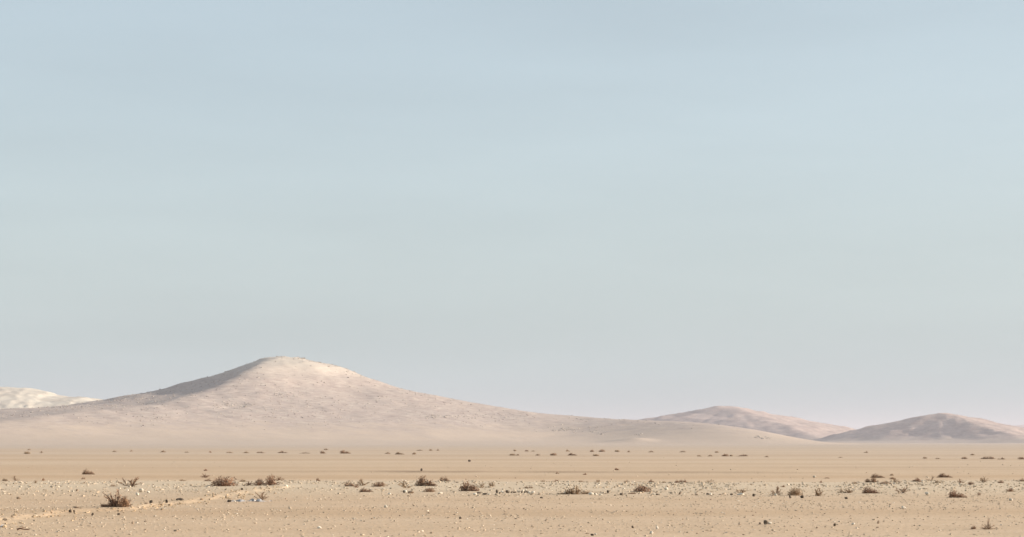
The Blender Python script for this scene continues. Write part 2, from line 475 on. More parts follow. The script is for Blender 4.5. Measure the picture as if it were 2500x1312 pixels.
FW = 2950.0; UW = FW / F
WX = np.array([-900, -500, -200, 0, 70, 120, 135, 150, 205, 230, 262, 330, 430, 560])
WZ = np.array([150, 160, 148, 139, 135, 127, 120, 117, 114, 110, 103, 84, 40, -6])
def white_z(x, y):
    pxx = 1250 + x / UW
    p = np.interp(pxx + 9 * vnoise(x / 18, y / 40, 91), WX, WZ) * UW
    d = (y - FW) / 210.0
    z = p * np.exp(-np.where(d < 0, d * d, d * d * 0.6)) - 1
    up = sstep(8, 40, z)
    gul = np.abs(fbm(x / 38, y / 150, 92, 4))          # narrow ravines running down the face
    z = z + up * (-2.2 * gul + 0.5 + 1.5 * fbm(x / 7, y / 7, 93, 3) + 2.6 * np.maximum(0, fbm(x / 20, y / 24, 94, 4) - 0.05))
    return z
tag(link('ridge', grid(-1250, -395, 2450, 3250, 3.5, white_z, 'ridge', M_CHALK)),
    'cream white craggy ridge at the left edge behind the biggest hill', kind='structure')

FD = 9000.0; UD = FD / F
def dist_z(x, y):
    pxx = 1250 + x / UD
    p = np.interp(pxx, [2330, 2400, 2450, 2500, 2620, 2800, 3100, 3500], [-4, 28, 41, 45, 52, 55, 40, -4]) * UD
    z = p * np.exp(-((y - FD) / 500.0) ** 2) - 4
    return z + sstep(5, 40, z) * 6 * fbm(x / 150, y / 150, 95, 4)
tag(link('ridge', grid(1950, 4250, 7800, 10200, 25, dist_z, 'ridge_distant', M_FARHILL)),
    'faint blue ridge far off at the right edge', kind='structure')

# ---------------------------------------------------------------- air
hb = mesh_np('haze', [(sx * 15000, sy * 15000, z) for z in (-32, 122) for sy in (-1, 1) for sx in (-1, 1)],
             [(0, 2, 3, 1), (4, 5, 7, 6), (0, 1, 5, 4), (2, 6, 7, 3), (0, 4, 6, 2), (1, 3, 7, 5)], None, False)
hm = bpy.data.materials.new('haze'); hm.use_nodes = True
for n in list(hm.node_tree.nodes):
    if n.type == 'BSDF_PRINCIPLED': hm.node_tree.nodes.remove(n)
pv = hm.node_tree.nodes.new('ShaderNodeVolumePrincipled')
pv.inputs['Color'].default_value = (*HAZE_COLOR, 1)
pv.inputs['Anisotropy'].default_value = 0.1
pv.inputs['Density'].default_value = HAZE_DENSITY
hm.node_tree.links.new(pv.outputs[0], hm.node_tree.nodes['Material Output'].inputs['Volume'])
hb.materials.append(hm)
tag(link('haze', hb), 'thin pale dust haze over the whole plain', kind='stuff')

# ---------------------------------------------------------------- stones
PHI = (1 + 5 ** 0.5) / 2
ICO_V = np.array([(-1, PHI, 0), (1, PHI, 0), (-1, -PHI, 0), (1, -PHI, 0), (0, -1, PHI), (0, 1, PHI), (0, -1, -PHI), (0, 1, -PHI), (PHI, 0, -1), (PHI, 0, 1), (-PHI, 0, -1), (-PHI, 0, 1)])
ICO_V /= np.linalg.norm(ICO_V[0])
ICO_F = np.array([(0, 11, 5), (0, 5, 1), (0, 1, 7), (0, 7, 10), (0, 10, 11), (1, 5, 9), (5, 11, 4), (11, 10, 2), (10, 7, 6), (7, 1, 8), (3, 9, 4), (3, 4, 2), (3, 2, 6), (3, 6, 8), (3, 8, 9), (4, 9, 5), (2, 4, 11), (6, 2, 10), (8, 6, 7), (9, 8, 1)])

def rock_variant(r):
    v = ICO_V * (1 + r.uniform(-0.28, 0.28, (12, 1))) + r.uniform(-0.12, 0.12, (12, 3))
    # a chipped flat face or two
    for _ in range(2):
        n = r.normal(size=3); n /= np.linalg.norm(n)
        dd = v @ n; lim = r.uniform(0.45, 0.7)
        v = v - np.outer(np.maximum(dd - lim, 0), n)
    return v

def scatter(name, xs, ys, zs, size, mat, flat=(0.35, 0.7), sink=0.34, label=None, cat=None, seed=3):
    r = np.random.default_rng(seed)
    var = [rock_variant(r) for _ in range(12)]
    n = len(xs)
    VV = np.zeros((n, 12, 3)); vid = r.integers(0, 12, n)
    base = np.stack(var)[vid]
    sc = np.stack([r.uniform(0.75, 1.3, n), r.uniform(0.7, 1.1, n), r.uniform(*flat, n)], 1) * size[:, None] * 0.5
    base = base * sc[:, None]
    a = r.uniform(0, 2 * np.pi, n); ca, sa = np.cos(a)[:, None], np.sin(a)[:, None]
    VV[..., 0] = base[..., 0] * ca - base[..., 1] * sa + xs[:, None]
    VV[..., 1] = base[..., 0] * sa + base[..., 1] * ca + ys[:, None]
    VV[..., 2] = base[..., 2] + (zs + sc[:, 2] * (1 - 2 * sink))[:, None]
    FF = (ICO_F[None] + (np.arange(n) * 12)[:, None, None]).reshape(-1, 3)
    o = link(name, mesh_np(name, VV.reshape(-1, 3), FF, mat, False))
    return tag(o, label, cat, kind='stuff')

def field(n, y0, y1, half=1.25, seed=0, power=1.0):
    """points over the wedge of plain in view and some way to its sides"""
    r = np.random.default_rng(seed)
    y = np.sqrt(r.uniform(y0 * y0, y1 * y1, n)) if power == 1 else y0 + (y1 - y0) * r.uniform(0, 1, n) ** power
    x = r.uniform(-1, 1, n) * (1250.0 / F * half) * y
    return x, y, r

xs, ys, r = field(38000, 26, 70, 1.3, 101)
keep = r.uniform(0, 1, len(xs)) < 0.30 + 0.75 * sstep(-0.25, 0.5, fbm(xs / 3, ys / 3, 111, 3))
xs, ys = xs[keep], ys[keep]
sz = 0.015 + 0.058 * r.uniform(0, 1, len(xs)) ** 3.6
scatter('pebbles', xs, ys, ground_z(xs, ys), sz, M_GRAVEL, label='pale pebbles scattered over the foreground sand', cat='gravel', seed=4)

r = np.random.default_rng(103)
xs = r.uniform(-1, 1, 15000) * 28; bfx = band_far(xs)
ys = 62 + (bfx + 0.6 - 62) * r.uniform(0, 1, 15000) ** 0.7
keep = r.uniform(0, 1, len(xs)) < 0.15 + 0.95 * sstep(-0.35, 0.4, fbm(xs / 2.4, ys / 3, 113, 3))
xs, ys = xs[keep], ys[keep]
sz = 0.03 + 0.11 * r.uniform(0, 1, len(xs)) ** 3.2
scatter('gravel', xs, ys, ground_z(xs, ys), sz, M_GRAVEL, label='dense pale gravel in the band beyond the foreground', cat='gravel', seed=5)

xs, ys, r = field(900, 84, 330, 1.25, 104, 1.6)
sz = 0.04 + 0.10 * r.uniform(0, 1, len(xs)) ** 4
scatter('pebbles', xs, ys, ground_z(xs, ys), sz, M_GRAVEL, label='sparse pebbles on the smooth sand of the middle plain', cat='gravel', seed=6)

# clods along the broken edge of the sandy bank
r = np.random.default_rng(105)
seg = np.diff(LIPM, axis=0); ln = np.hypot(seg[:, 0], seg[:, 1])
k = r.choice(len(seg), 1100, p=ln / ln.sum()); u = r.uniform(0, 1, 1100)
nrm = np.stack([-seg[:, 1], seg[:, 0]], 1) / ln[:, None]
pp = LIPM[k] + seg[k] * u[:, None] + nrm[k] * r.normal(-0.05, 0.5, 1100)[:, None]
keep = fbm(pp[:, 0] / 1.2, pp[:, 1] / 1.2, 121, 2) + r.uniform(-0.4, 0.4, 1100) > 0
pp = pp[keep]
scatter('clods', pp[:, 0], pp[:, 1], ground_z(pp[:, 0], pp[:, 1]), 0.025 + 0.10 * r.uniform(0, 1, len(pp)) ** 2.6, M_CLOD,
        label='small orange sandy clods along the broken bank', cat='clods', seed=7)

# boulders and scree on the big hill
r = np.random.default_rng(106)
xs = r.uniform(-640, 330, 26000); ys = r.uniform(1500, 2080, 26000)
zs = hill_z(xs, ys)
prob = sstep(9, 30, zs) * (1 + 1.3 * (xs < -270)) * (0.18 + 0.9 * sstep(-0.1, 0.45, fbm(xs / 40, ys / 60, 131, 4)))
keep = r.uniform(0, 1, len(xs)) < prob * 0.7
xs, ys, zs = xs[keep], ys[keep], zs[keep]
sz = 0.5 + 1.3 * r.uniform(0, 1, len(xs)) ** 3
scatter('boulders', xs, ys, zs, sz, M_BOULDER, label='boulders and scree strewn over the biggest hill', cat='boulders', seed=8, flat=(0.4, 0.8))

# broken rock along the summit
r = np.random.default_rng(108)
xs = r.uniform(-300, -140, 420); ys = 2000 + r.normal(-4, 13, 420)
zs = hill_z(xs, ys); k = zs > 66
scatter('boulders', xs[k], ys[k], zs[k], 0.6 + 1.6 * r.uniform(0, 1, k.sum()) ** 2.5, M_SUMMIT, label='broken pale and dark rocks along the biggest hill\'s summit', cat='boulders', seed=12, flat=(0.4, 0.8))

# pale ledges cropping out in lines low on the hill
r = np.random.default_rng(107)
def on_hill(px, py):
    yy = np.arange(1100, 2300, 4.0)[:, None]
    xx = (px[None] - 1250) / F * yy
    hit = hill_z(xx, yy) > HC + (HORIZON - py[None]) / F * yy
    i_ = hit.argmax(0); ok = hit.any(0)
    yq = yy[i_, 0]
    return ((px - 1250) / F * yq)[ok], yq[ok]
lx, ly = [], []
for px0, px1, py, sp, n_ in ((1030, 1170, 1019, 3, 90), (1170, 1310, 1013, 5, 60), (520, 620, 990, 5, 80), (680, 740, 966, 4, 40), (1350, 1410, 1050, 2, 40), (760, 1000, 985, 14, 60), (1300, 1480, 1050, 6, 70), (560, 900, 975, 25, 120), (300, 640, 948, 14, 140)):
    qx = r.uniform(px0, px1, n_); top = np.interp(qx, [300, 415, 480, 560, 640, 700], [968, 945, 928, 905, 882, 870]) + 6
    qy = np.maximum(py + r.normal(0, sp, n_), top)
    if px0 == 300: qy = top + np.abs(r.normal(0, 16, n_))
    a_, b_ = on_hill(qx, qy); lx.append(a_); ly.append(b_)
lx, ly = np.concatenate(lx), np.concatenate(ly)
scatter('boulders', lx, ly, hill_z(lx, ly), 0.6 + 1.7 * r.uniform(0, 1, len(lx)) ** 2.5, M_PALEBOULDER, label='pale rocks in broken lines across the biggest hill', cat='boulders', seed=9, flat=(0.3, 0.6))

lx, ly = [], []
for px0, px1, py, sp, n_ in ((1350, 1402, 1050, 2, 26), (1435, 1482, 1057, 3, 22), (1840, 1885, 1070, 2, 26), (1540, 1570, 1063, 2, 10), (1040, 1160, 1019, 2, 26), (540, 605, 990, 3, 24)):
    a_, b_ = on_hill(r.uniform(px0, px1, n_), py + r.normal(0, sp, n_)); lx.append(a_); ly.append(b_)
lx, ly = np.concatenate(lx), np.concatenate(ly)
scatter('boulders', lx, ly, hill_z(lx, ly), 1.2 + 2.2 * r.uniform(0, 1, len(lx)) ** 2, M_PALEBOULDER, label='larger pale outcrops on the foot of the biggest hill', cat='boulders', seed=10, flat=(0.2, 0.4))

# single stones one can pick out: (x, y of base, width, height, tone, label)
STONES = [
    (344, 1204, 11, 9, 'w', 'large white stone beyond the biggest bush, to its right'),
    (335, 1211, 8, 7, 'w', 'small white stone just below the large white one near the biggest bush'),
    (362, 1206, 7, 5, 'w', 'small cream stone right beside the large white one near the biggest bush'),
    (942, 1239, 9, 7, 'w', 'white stone with a dark side, alone on foreground sand left of centre'),
    (951, 1209, 9, 4, 'w', 'flat white stone between the two middle clusters of shrubs'),
    (990, 1206, 6, 7, 'w', 'upright white stone below the leaning wispy shrub'),
    (986, 1206, 4, 7, 'd', 'thin dark stone touching the upright white one'),
    (1003, 1207, 14, 6, 'b', 'low brown stone right of the upright white one'),
    (1075, 1208, 13, 4, 'w', 'long pale stone below the rounded bush left of centre'),
    (1159, 1210, 10, 5, 'w', 'white stone under the dark heaped bush at centre'),
    (1170, 1207, 11, 4, 'd', 'dark stone at the tail of the dark heaped bush'),
    (1184, 1209, 12, 4, 'd', 'slanting dark stone beside the white one at centre'),
    (1194, 1210, 7, 4, 'w', 'white stone at the end of the slanting dark one'),
    (1213, 1206, 6, 9, 'd', 'upright dark stone at the left end of the pale stone row'),
    (1220, 1208, 4, 5, 'd', 'small dark stone right of the upright dark one in the stone row'),
    (1226, 1206, 7, 6, 'w', 'first white stone in the pale stone row'),
    (1239, 1206, 10, 7, 'd', 'largest black stone in the pale stone row'),
    (1249, 1206, 4, 4, 'd', 'small black stone just right of the largest black one'),
    (1256, 1206, 9, 4, 'd', 'flat dark stone in the middle of the stone row'),
    (1266, 1205, 7, 5, 'w', 'white stone in the middle of the pale stone row'),
    (1273, 1206, 4, 5, 'd', 'first of the three thin dark stones in the stone row'),
    (1277, 1205, 6, 7, 'w', 'first of the bright white stones between thin dark ones'),
    (1281, 1206, 4, 5, 'd', 'second of the three thin dark stones in the stone row'),
    (1284, 1204, 5, 6, 'w', 'second of the bright white stones between thin dark ones'),
    (1287, 1206, 4, 6, 'd', 'third of the three thin dark stones in the stone row'),
    (1292, 1207, 7, 7, 'w', 'brightest white stone at the right of the stone row'),
    (1301, 1207, 9, 6, 'w', 'last broad pale stone at the right end of the stone row'),
    (1322, 1217, 8, 4, 'd', 'flat dark stone alone on sand below the end of the stone row'),
    (1381, 1207, 11, 4, 'w', 'long white stone under the widest tan shrub'),
    (1443, 1210, 13, 7, 'w', 'biggest white stone, at the right foot of the widest tan shrub'),
    (1455, 1210, 6, 4, 'w', 'small white stone next to the biggest white stone'),
    (1466, 1211, 9, 4, 'w', 'flat cream stone second right of the biggest white stone'),
    (1484, 1207, 5, 8, 'd', 'upright dark stone left of the block-shaped dark bush'),
    (1517, 1210, 9, 5, 'd', 'slanted black stone left of the block-shaped dark bush'),
    (1604, 1210, 7, 4, 'd', 'low dark stone right of the block-shaped dark bush'),
    (1627, 1200, 9, 7, 'w', 'bright white stone in the gravel right of the block-shaped bush'),
    (1588, 1187, 10, 4, 'w', 'pale stone beneath the small shrub at the gravel edge'),
    (1659, 1209, 5, 6, 'd', 'small dark stone alone at the front of the gravel band'),
    (1728, 1209, 7, 4, 'd', 'dark stone touching a white stone at the gravel front'),
    (1735, 1210, 8, 5, 'w', 'white stone touching a dark stone at the gravel front'),
    (1786, 1210, 8, 4, 'd', 'dark stone left of a low pale stone heap'),
    (1808, 1210, 18, 5, 'w', 'low pale stone heaped at the gravel front right of centre'),
    (1840, 1213, 6, 7, 'd', 'dark stone standing beside the low pale stone'),
    (1894, 1211, 8, 6, 'w', 'bright white stone at the foot of the ragged shrub'),
    (1929, 1217, 6, 8, 'd', 'left of two dark stones below the tan domed shrub'),
    (1958, 1217, 8, 7, 'd', 'right of two dark stones below the tan domed shrub'),
    (2066, 1219, 8, 5, 'd', 'dark slanting stone left below the darkest right-hand bush'),
    (2263, 1210, 10, 8, 'w', 'white stone in gravel between two right-hand shrubs'),
    (2206, 1242, 12, 7, 'w', 'large pale stone alone on the right foreground sand'),
    (2468, 1223, 9, 6, 'w', 'white stone on sand near the right edge'),
    (1869, 1279, 10, 10, 'd', 'blackest stone, in the right foreground beside pale chips'),
    (1879, 1279, 9, 6, 'w', 'pale chip of stone right beside the blackest stone'),
    (1855, 1279, 5, 5, 'b', 'small brown stone left of the blackest stone'),
    (2038, 1283, 7, 7, 'd', 'small dark stone in the right foreground, second from the blackest'),
    (2083, 1281, 8, 6, 'w', 'cream stone in the right foreground with a dark side'),
    (2144, 1277, 5, 8, 'b', 'upright brown stone in the right foreground'),
    (1446, 1306, 8, 5, 'd', 'dark stone near the bottom edge at centre'),
    (1454, 1304, 7, 4, 'w', 'pale stone touching the dark one near the bottom edge'),
    (1545, 1287, 7, 6, 'd', 'lone dark stone in the centre foreground above the bottom edge'),
    (1604, 1290, 6, 8, 'w', 'upright white stone in the centre foreground'),
    (1590, 1301, 9, 7, 'w', 'white stone near the bottom edge right of centre'),
    (1124, 1265, 7, 5, 'd', 'dark stone in the foreground left of centre'),
    (780, 1288, 10, 6, 'w', 'pale stone with dark left side in the lower left foreground'),
    (1029, 1153, 5, 6, 'd', 'tiny upright dark stone on the rut line across the plain'),
    (1146, 1128, 7, 5, 'd', 'tiny dark stone alone on the bare middle plain'),
    (1988, 1167, 8, 5, 'w', 'pale stone alone on the middle plain right of the rut'),
    (429, 1297, 12, 4, 'b', 'flat brown stone near the bottom edge at lower left'),
    (324, 1279, 6, 6, 'b', 'small brown stone below the biggest bush'),
    (290, 1257, 8, 5, 'd', 'dark stone in the orange bank right under the biggest bush'),
    (439, 1226, 20, 6, 'd', 'long dark wedge of stone on the orange bank'),
    (407, 1231, 6, 8, 'd', 'upright dark stone on the bank left of the dark wedge'),
    (369, 1233, 9, 8, 'd', 'pointed dark stone on the bank right of the biggest bush'),
    (357, 1234, 9, 3, 'b', 'low brown stone touching the pointed dark one'),
    (171, 1251, 8, 8, 'd', 'dark brown clod on the bank left of the biggest bush'),
    (181, 1251, 5, 7, 'd', 'thin dark clod just right of another on the bank'),
    (186, 1244, 17, 4, 'b', 'long brown clod along the top of the bank'),
    (126, 1256, 5, 9, 'b', 'upright brown clod on the left part of the bank'),
    (226, 1258, 6, 7, 'd', 'dark upright clod at the right end of the left bank'),
    (12, 1276, 12, 9, 'd', 'dark clod on the bank by the left edge'),
    (46, 1218, 11, 6, 'b', 'small brown stone on sand near the left edge'),
    (188, 1202, 6, 5, 'b', 'brown stone in gravel left of the biggest bush'),
    (560, 1226, 10, 6, 'd', 'dark stone at the left end of the bluish scrap'),
    (591, 1203, 6, 5, 'd', 'dark stone on orange soil under the domed bush'),
]
SM = {'w': M_WHITESTONE, 'd': M_DARKSTONE, 'b': M_BROWNSTONE}

def stone_mesh(r, mat):
    """a chipped stone of 80 faces"""
    v = [tuple(q) for q in ICO_V]; f = []; mid = {}
    def m(a, b):
        kk = (min(a, b), max(a, b))
        if kk not in mid:
            q = np.array(v[a]) + np.array(v[b]); v.append(tuple(q / np.linalg.norm(q))); mid[kk] = len(v) - 1
        return mid[kk]
    for a, b, c in ICO_F:
        x, y, z = m(a, b), m(b, c), m(c, a)
        f += [(a, x, z), (b, y, x), (c, z, y), (x, y, z)]
    v = np.array(v); v = v * (1 + r.uniform(-0.09, 0.09, (len(v), 1)))
    for _ in range(5):
        n = r.normal(size=3); n /= np.linalg.norm(n)
        v = v - np.outer(np.maximum(v @ n - r.uniform(0.45, 0.75), 0), n)
    lo, hi = v.min(0), v.max(0)
    v = (v - (lo + hi) / 2) / (hi - lo)
    v[:, 2] += 0.5
    return mesh_np('stone', v, f, mat, False)
r = np.random.default_rng(77)
SMESH = {q: [stone_mesh(r, SM[q]) for _ in range(7)] for q in SM}
for n, (px, py, w, h, tone, label) in enumerate(STONES):
    x, y = pix(px, py)
    wm, hm_ = w * y / F, h * y / F
    nm = 'clod' if 'clod' in label else 'stone'
    o = link(nm, SMESH[tone][n % 7])
    o.scale = (wm * 1.05, wm * random.Random(n).uniform(0.7, 1.0), hm_ * 1.2)
    o.rotation_euler = (0, 0, random.Random(n + 900).uniform(-0.5, 0.5) + (math.pi if n % 2 else 0))
    o.location = (x, y, gz(x, y) - hm_ * 0.18)
    tag(o, label, nm, 'stones picked out on the plain')

# ---------------------------------------------------------------- shrubs
class Twigs:
    """collects thin ribbons and three-sided stems as arrays"""
    def __init__(s): s.v = []; s.f = []; s.n = 0
    def ribbon(s, a, b, w, r):
        a, b = np.asarray(a), np.asarray(b)
        d = b - a; side = np.cross(d, r.normal(size=3)); side /= (np.linalg.norm(side) + 1e-9)
        m = (a + b) / 2 + r.normal(size=3) * np.linalg.norm(d) * 0.10
        s.v += [a - side * w / 2, a + side * w / 2, m + side * w * 0.4, m - side * w * 0.4, b + side * w * 0.15, b - side * w * 0.15]
        k = s.n; s.f += [(k, k + 1, k + 2, k + 3), (k + 3, k + 2, k + 4, k + 5)]; s.n += 6
    def stem(s, pts, r0, r1):
        pts = np.asarray(pts); m = len(pts)
        for i_, p in enumerate(pts):
            d = pts[min(i_ + 1, m - 1)] - pts[max(i_ - 1, 0)]
            a = np.cross(d, (0.3, 0.2, 0.93)); a /= np.linalg.norm(a) + 1e-9
            b = np.cross(d, a); b /= np.linalg.norm(b) + 1e-9
            rad = r0 + (r1 - r0) * i_ / (m - 1)
            for q in range(3):
                an = q * 2.0944; s.v.append(p + (a * math.cos(an) + b * math.sin(an)) * rad)
        k = s.n
        for i_ in range(m - 1):
            for q in range(3):
                s.f.append((k + i_ * 3 + q, k + i_ * 3 + (q + 1) % 3, k + i_ * 3 + 3 + (q + 1) % 3, k + i_ * 3 + 3 + q))
        s.n += 3 * m
    def mesh(s, name, mat):
        return mesh_np(name, np.array(s.v), np.array(s.f), mat, False)

def curve(a, b, sag, r, m=5):
    a, b = np.asarray(a, float), np.asarray(b, float)
    off = r.normal(size=3) * np.linalg.norm(b - a) * 0.07
    return [a + (b - a) * t_ + (off + np.array((0, 0, sag))) * 4 * t_ * (1 - t_) for t_ in np.linspace(0, 1, m)]

def hump(st, tw, r, c, rx, h, n, lean=0.0, leng=0.19, wid=0.021, stems=9, shell=0.4):
    """dense rounded clump of fine twigs: centre c on the ground, radius rx, height h"""
    lum = r.uniform(0.84, 1.08, 24)
    for k_ in range(n):
        az = r.uniform(0, 2 * np.pi); el = np.arcsin(r.uniform(0.0, 1.0))
        q = r.uniform(shell, 1.0) * lum[int(az / 6.2832 * 8) % 8 + 8 * int(min(2, el / 0.55))]
        e = np.array((math.cos(az) * math.cos(el) * rx, math.sin(az) * math.cos(el) * rx, math.sin(el) * h)) * q
        e[0] += lean * e[2]
        dirn = e / (np.linalg.norm(e) + 1e-6) + r.normal(size=3) * 0.6 + np.array((0, 0, 0.25))
        dirn /= np.linalg.norm(dirn)
        tip = e; root = e - dirn * leng * r.uniform(0.5, 1.2)
        root[2] = max(root[2], 0.0)
        tw.ribbon(np.array(c) + root, np.array(c) + tip, wid * r.uniform(0.6, 1.5), r)
    for k_ in range(stems):
        az = k_ * 2.399 + r.uniform(-0.4, 0.4); el = r.uniform(0.25, 1.4)
        e = np.array((math.cos(az) * math.cos(el) * rx, math.sin(az) * math.cos(el) * rx, math.sin(el) * h)) * r.uniform(0.75, 1.0)
        e[0] += lean * e[2]
        st.stem(np.array(c) + np.array(curve((0.03 * math.cos(az), 0.03 * math.sin(az), -0.02), e, 0.05 * h, r)), 0.016, 0.005)

def sprays(st, tw, r, c, tips, n, spread=0.10, leng=0.14, wid=0.019, r0=0.017):
    """open branches ending at given tips, set with side twigs"""
    for tip in tips:
        tip = np.array(tip, float)
        pts = np.array(curve((r.uniform(-0.03, 0.03), r.uniform(-0.03, 0.03), -0.02), tip, 0.06 * tip[2], r, 6)) + np.array(c)
        st.stem(pts, r0, r0 * 0.35)
        for k_ in range(n):
            t_ = r.uniform(0.25, 1.0); i_ = min(int(t_ * 5), 4); f_ = t_ * 5 - i_
            p = pts[i_] * (1 - f_) + pts[i_ + 1] * f_
            d = (pts[-1] - pts[0]); d = d / np.linalg.norm(d) + r.normal(size=3) * 0.8 + np.array((0, 0, 0.3))
            d /= np.linalg.norm(d)
            tw.ribbon(p, p + d * leng * r.uniform(0.4, 1.2) * (1.2 - 0.5 * t_), wid * r.uniform(0.6, 1.4), r)

def rand_tips(r, n, h, wide=0.5, lowest=0.15, arc=None):
    out = []
    for k_ in range(n):
        az = k_ * 2.399 + r.uniform(-0.5, 0.5)
        el = r.uniform(lowest, 1.45); q = r.uniform(0.7, 1.05)
        out.append((math.cos(az) * math.cos(el) * wide * q, math.sin(az) * math.cos(el) * wide * q, math.sin(el) * h * q))
    return out

# every form is about 1 wide and 1 high in its own units; things are scaled to size
def form(kind, seed):
    r = np.random.default_rng(seed); st, tw = Twigs(), Twigs()
    if kind == 'dome':
        hump(st, tw, r, (0, 0, 0), 0.5, 0.92, 620, r.uniform(-0.15, 0.15))
    elif kind == 'heap':      # high dark left shoulder running out to the right
        hump(st, tw, r, (-0.22, 0, 0), 0.28, 0.95, 430, 0.15, 0.16)
        hump(st, tw, r, (0.12, 0.03, 0), 0.30, 0.62, 300, 0.1, 0.16)
        hump(st, tw, r, (0.36, -0.02, 0), 0.16, 0.30, 110, 0, 0.12, stems=4)
    elif kind == 'twin':      # two humps, the right one taller
        hump(st, tw, r, (-0.24, 0, 0), 0.26, 0.62, 330, 0, 0.15)
        hump(st, tw, r, (0.15, 0.02, 0), 0.30, 0.95, 420, 0.05, 0.16)
        sprays(st, tw, r, (0.3, 0, 0), [(0.2, 0.02, 0.28), (0.22, -0.08, 0.15)], 24)
    elif kind == 'mat':
        pk = r.uniform(-0.18, 0.18)
        for cx in (-0.36, -0.2, -0.03, 0.14, 0.3):
            cc = cx + r.uniform(-0.06, 0.06)
            hump(st, tw, r, (cc, r.uniform(-0.1, 0.1), 0), 0.20, max(0.16, 0.98 - 2.1 * abs(cc - pk) + r.uniform(-0.15, 0.15)), 110, 0, 0.12, stems=4)
    elif kind == 'wispy':
        sprays(st, tw, r, (0, 0, 0), rand_tips(r, 14, 0.98), 40)
    elif kind == 'fan':       # a few long branches leaning out to both sides of a bare foot
        sprays(st, tw, r, (0.02, 0, 0), [(-0.42, 0.05, 0.92), (-0.5, -0.05, 0.45), (-0.2, 0.15, 0.6), (0.05, -0.1, 0.7), (0.25, 0.1, 0.95), (0.5, 0, 0.42), (0.34, -0.12, 0.8), (0.12, 0.1, 0.85)], 60, leng=0.17)
    elif kind == 'sparse':
        sprays(st, tw, r, (0, 0, 0), rand_tips(r, 9, 0.95, 0.5, 0.1), 38)
    return st, tw

FORMS = {}
def form_meshes(kind, tone, v):
    k_ = (kind, tone, v)
    if k_ not in FORMS:
        st, tw = form(kind, 1000 + v * 37 + len(kind) * 5 + ord(kind[0]))
        av = np.array(tw.v); lo, hi = np.percentile(av[:, 0], (2, 98)); top = np.percentile(av[:, 2], 98)
        for tc in (st, tw): tc.v = [((q[0] - (lo + hi) / 2) / (hi - lo), q[1] / (hi - lo), q[2] / top) for q in tc.v]
        both = Twigs(); both.v = st.v + tw.v
        both.f = st.f + [tuple(a + st.n for a in q) for q in tw.f]
        FORMS[k_] = (st.mesh('branches', TONES[tone][1]), tw.mesh('twigs', TONES[tone][0]), both.mesh('shrub', TONES[tone][0]))
    return FORMS[k_]

COUNT = [0]
def shrub(px, py, w, h, kind, tone, label, group, parts=True, flip=False, x_y=None):
    n = COUNT[0]; COUNT[0] += 1
    rr = random.Random(n * 13 + 5)
    x, y = pix(px, py) if x_y is None else x_y
    wm, hm_ = w * y / F, h * y / F
    br, tw, both = form_meshes(kind, tone, n % 4)
    if parts:
        o = link('desert_shrub', None); o.empty_display_size = 0.2
        link('branches', br, o)['kind'] = 'stuff'; link('twigs', tw, o)['kind'] = 'stuff'
    else:
        o = link('desert_shrub', both)
    asym = kind in ('heap', 'twin', 'fan')
    o.rotation_euler = (0, 0, rr.uniform(-0.25, 0.25) if asym else rr.uniform(0, 6.28))
    o.scale = (wm * 1.04, wm * (0.9 if asym else 1.04), hm_ * 1.08)
    o.location = (x, y, gz(x, y) - 0.01)
    return tag(o, label, 'shrub', group)

G_BAND, G_MID, G_FAR, G_NEAR = 'shrubs along the pale gravel band', 'shrubs on the middle plain', 'far shrubs before the hills', 'foreground shrubs'

# the biggest bush: ragged upright tufts on the left, a dense reddish hump on the right
x, y = pix(281, 1241)
u = 84 * y / F
big = tag(link('desert_shrub', None, None, (x, y, gz(x, y) - 0.01)), 'biggest dry brown bush with ragged upright tufts, left foreground', 'shrub', G_NEAR)
r = np.random.default_rng(5)
st, tw, tr = Twigs(), Twigs(), Twigs()
hump(st, tr, r, (0.24, -0.06, 0), 0.27, 0.37, 640, 0.12, 0.12, 0.012, 12, 0.35)
hump(st, tw, r, (-0.03, 0.04, 0), 0.24, 0.28, 420, -0.1, 0.10, 0.012, 8)
hump(st, tw, r, (-0.29, 0.02, 0), 0.17, 0.11, 190, -0.3, 0.09, 0.012, 7)
sprays(st, tw, r, (-0.02, 0, 0), [(-0.35, 0.05, 0.42), (-0.30, -0.04, 0.32)], 55, leng=0.075, wid=0.013, r0=0.012)
sprays(st, tw, r, (0, 0, 0), [(-0.15, 0.06, 0.41), (-0.12, -0.05, 0.33), (-0.2, 0.1, 0.27)], 60, leng=0.08, wid=0.013, r0=0.012)
sprays(st, tw, r, (0.02, 0.02, 0), [(0.06, 0.02, 0.49), (0.02, -0.06, 0.40), (0.10, 0.08, 0.36)], 60, leng=0.09, wid=0.013, r0=0.012)
sprays(st, tw, r, (0.05, 0, 0), [(-0.48, 0.03, 0.10), (-0.5, -0.1, 0.05), (0.46, -0.1, 0.08)], 24, leng=0.07, wid=0.013, r0=0.012)
for nm, tc, mt in (('branches', st, TONES['d'][1]), ('twigs', tw, TONES['d'][0]), ('twigs', tr, TONES['b'][0])):
    q = tc.mesh(nm, mt); o = link(nm, q, big); o['kind'] = 'stuff'
    o.scale = (u, u, u)

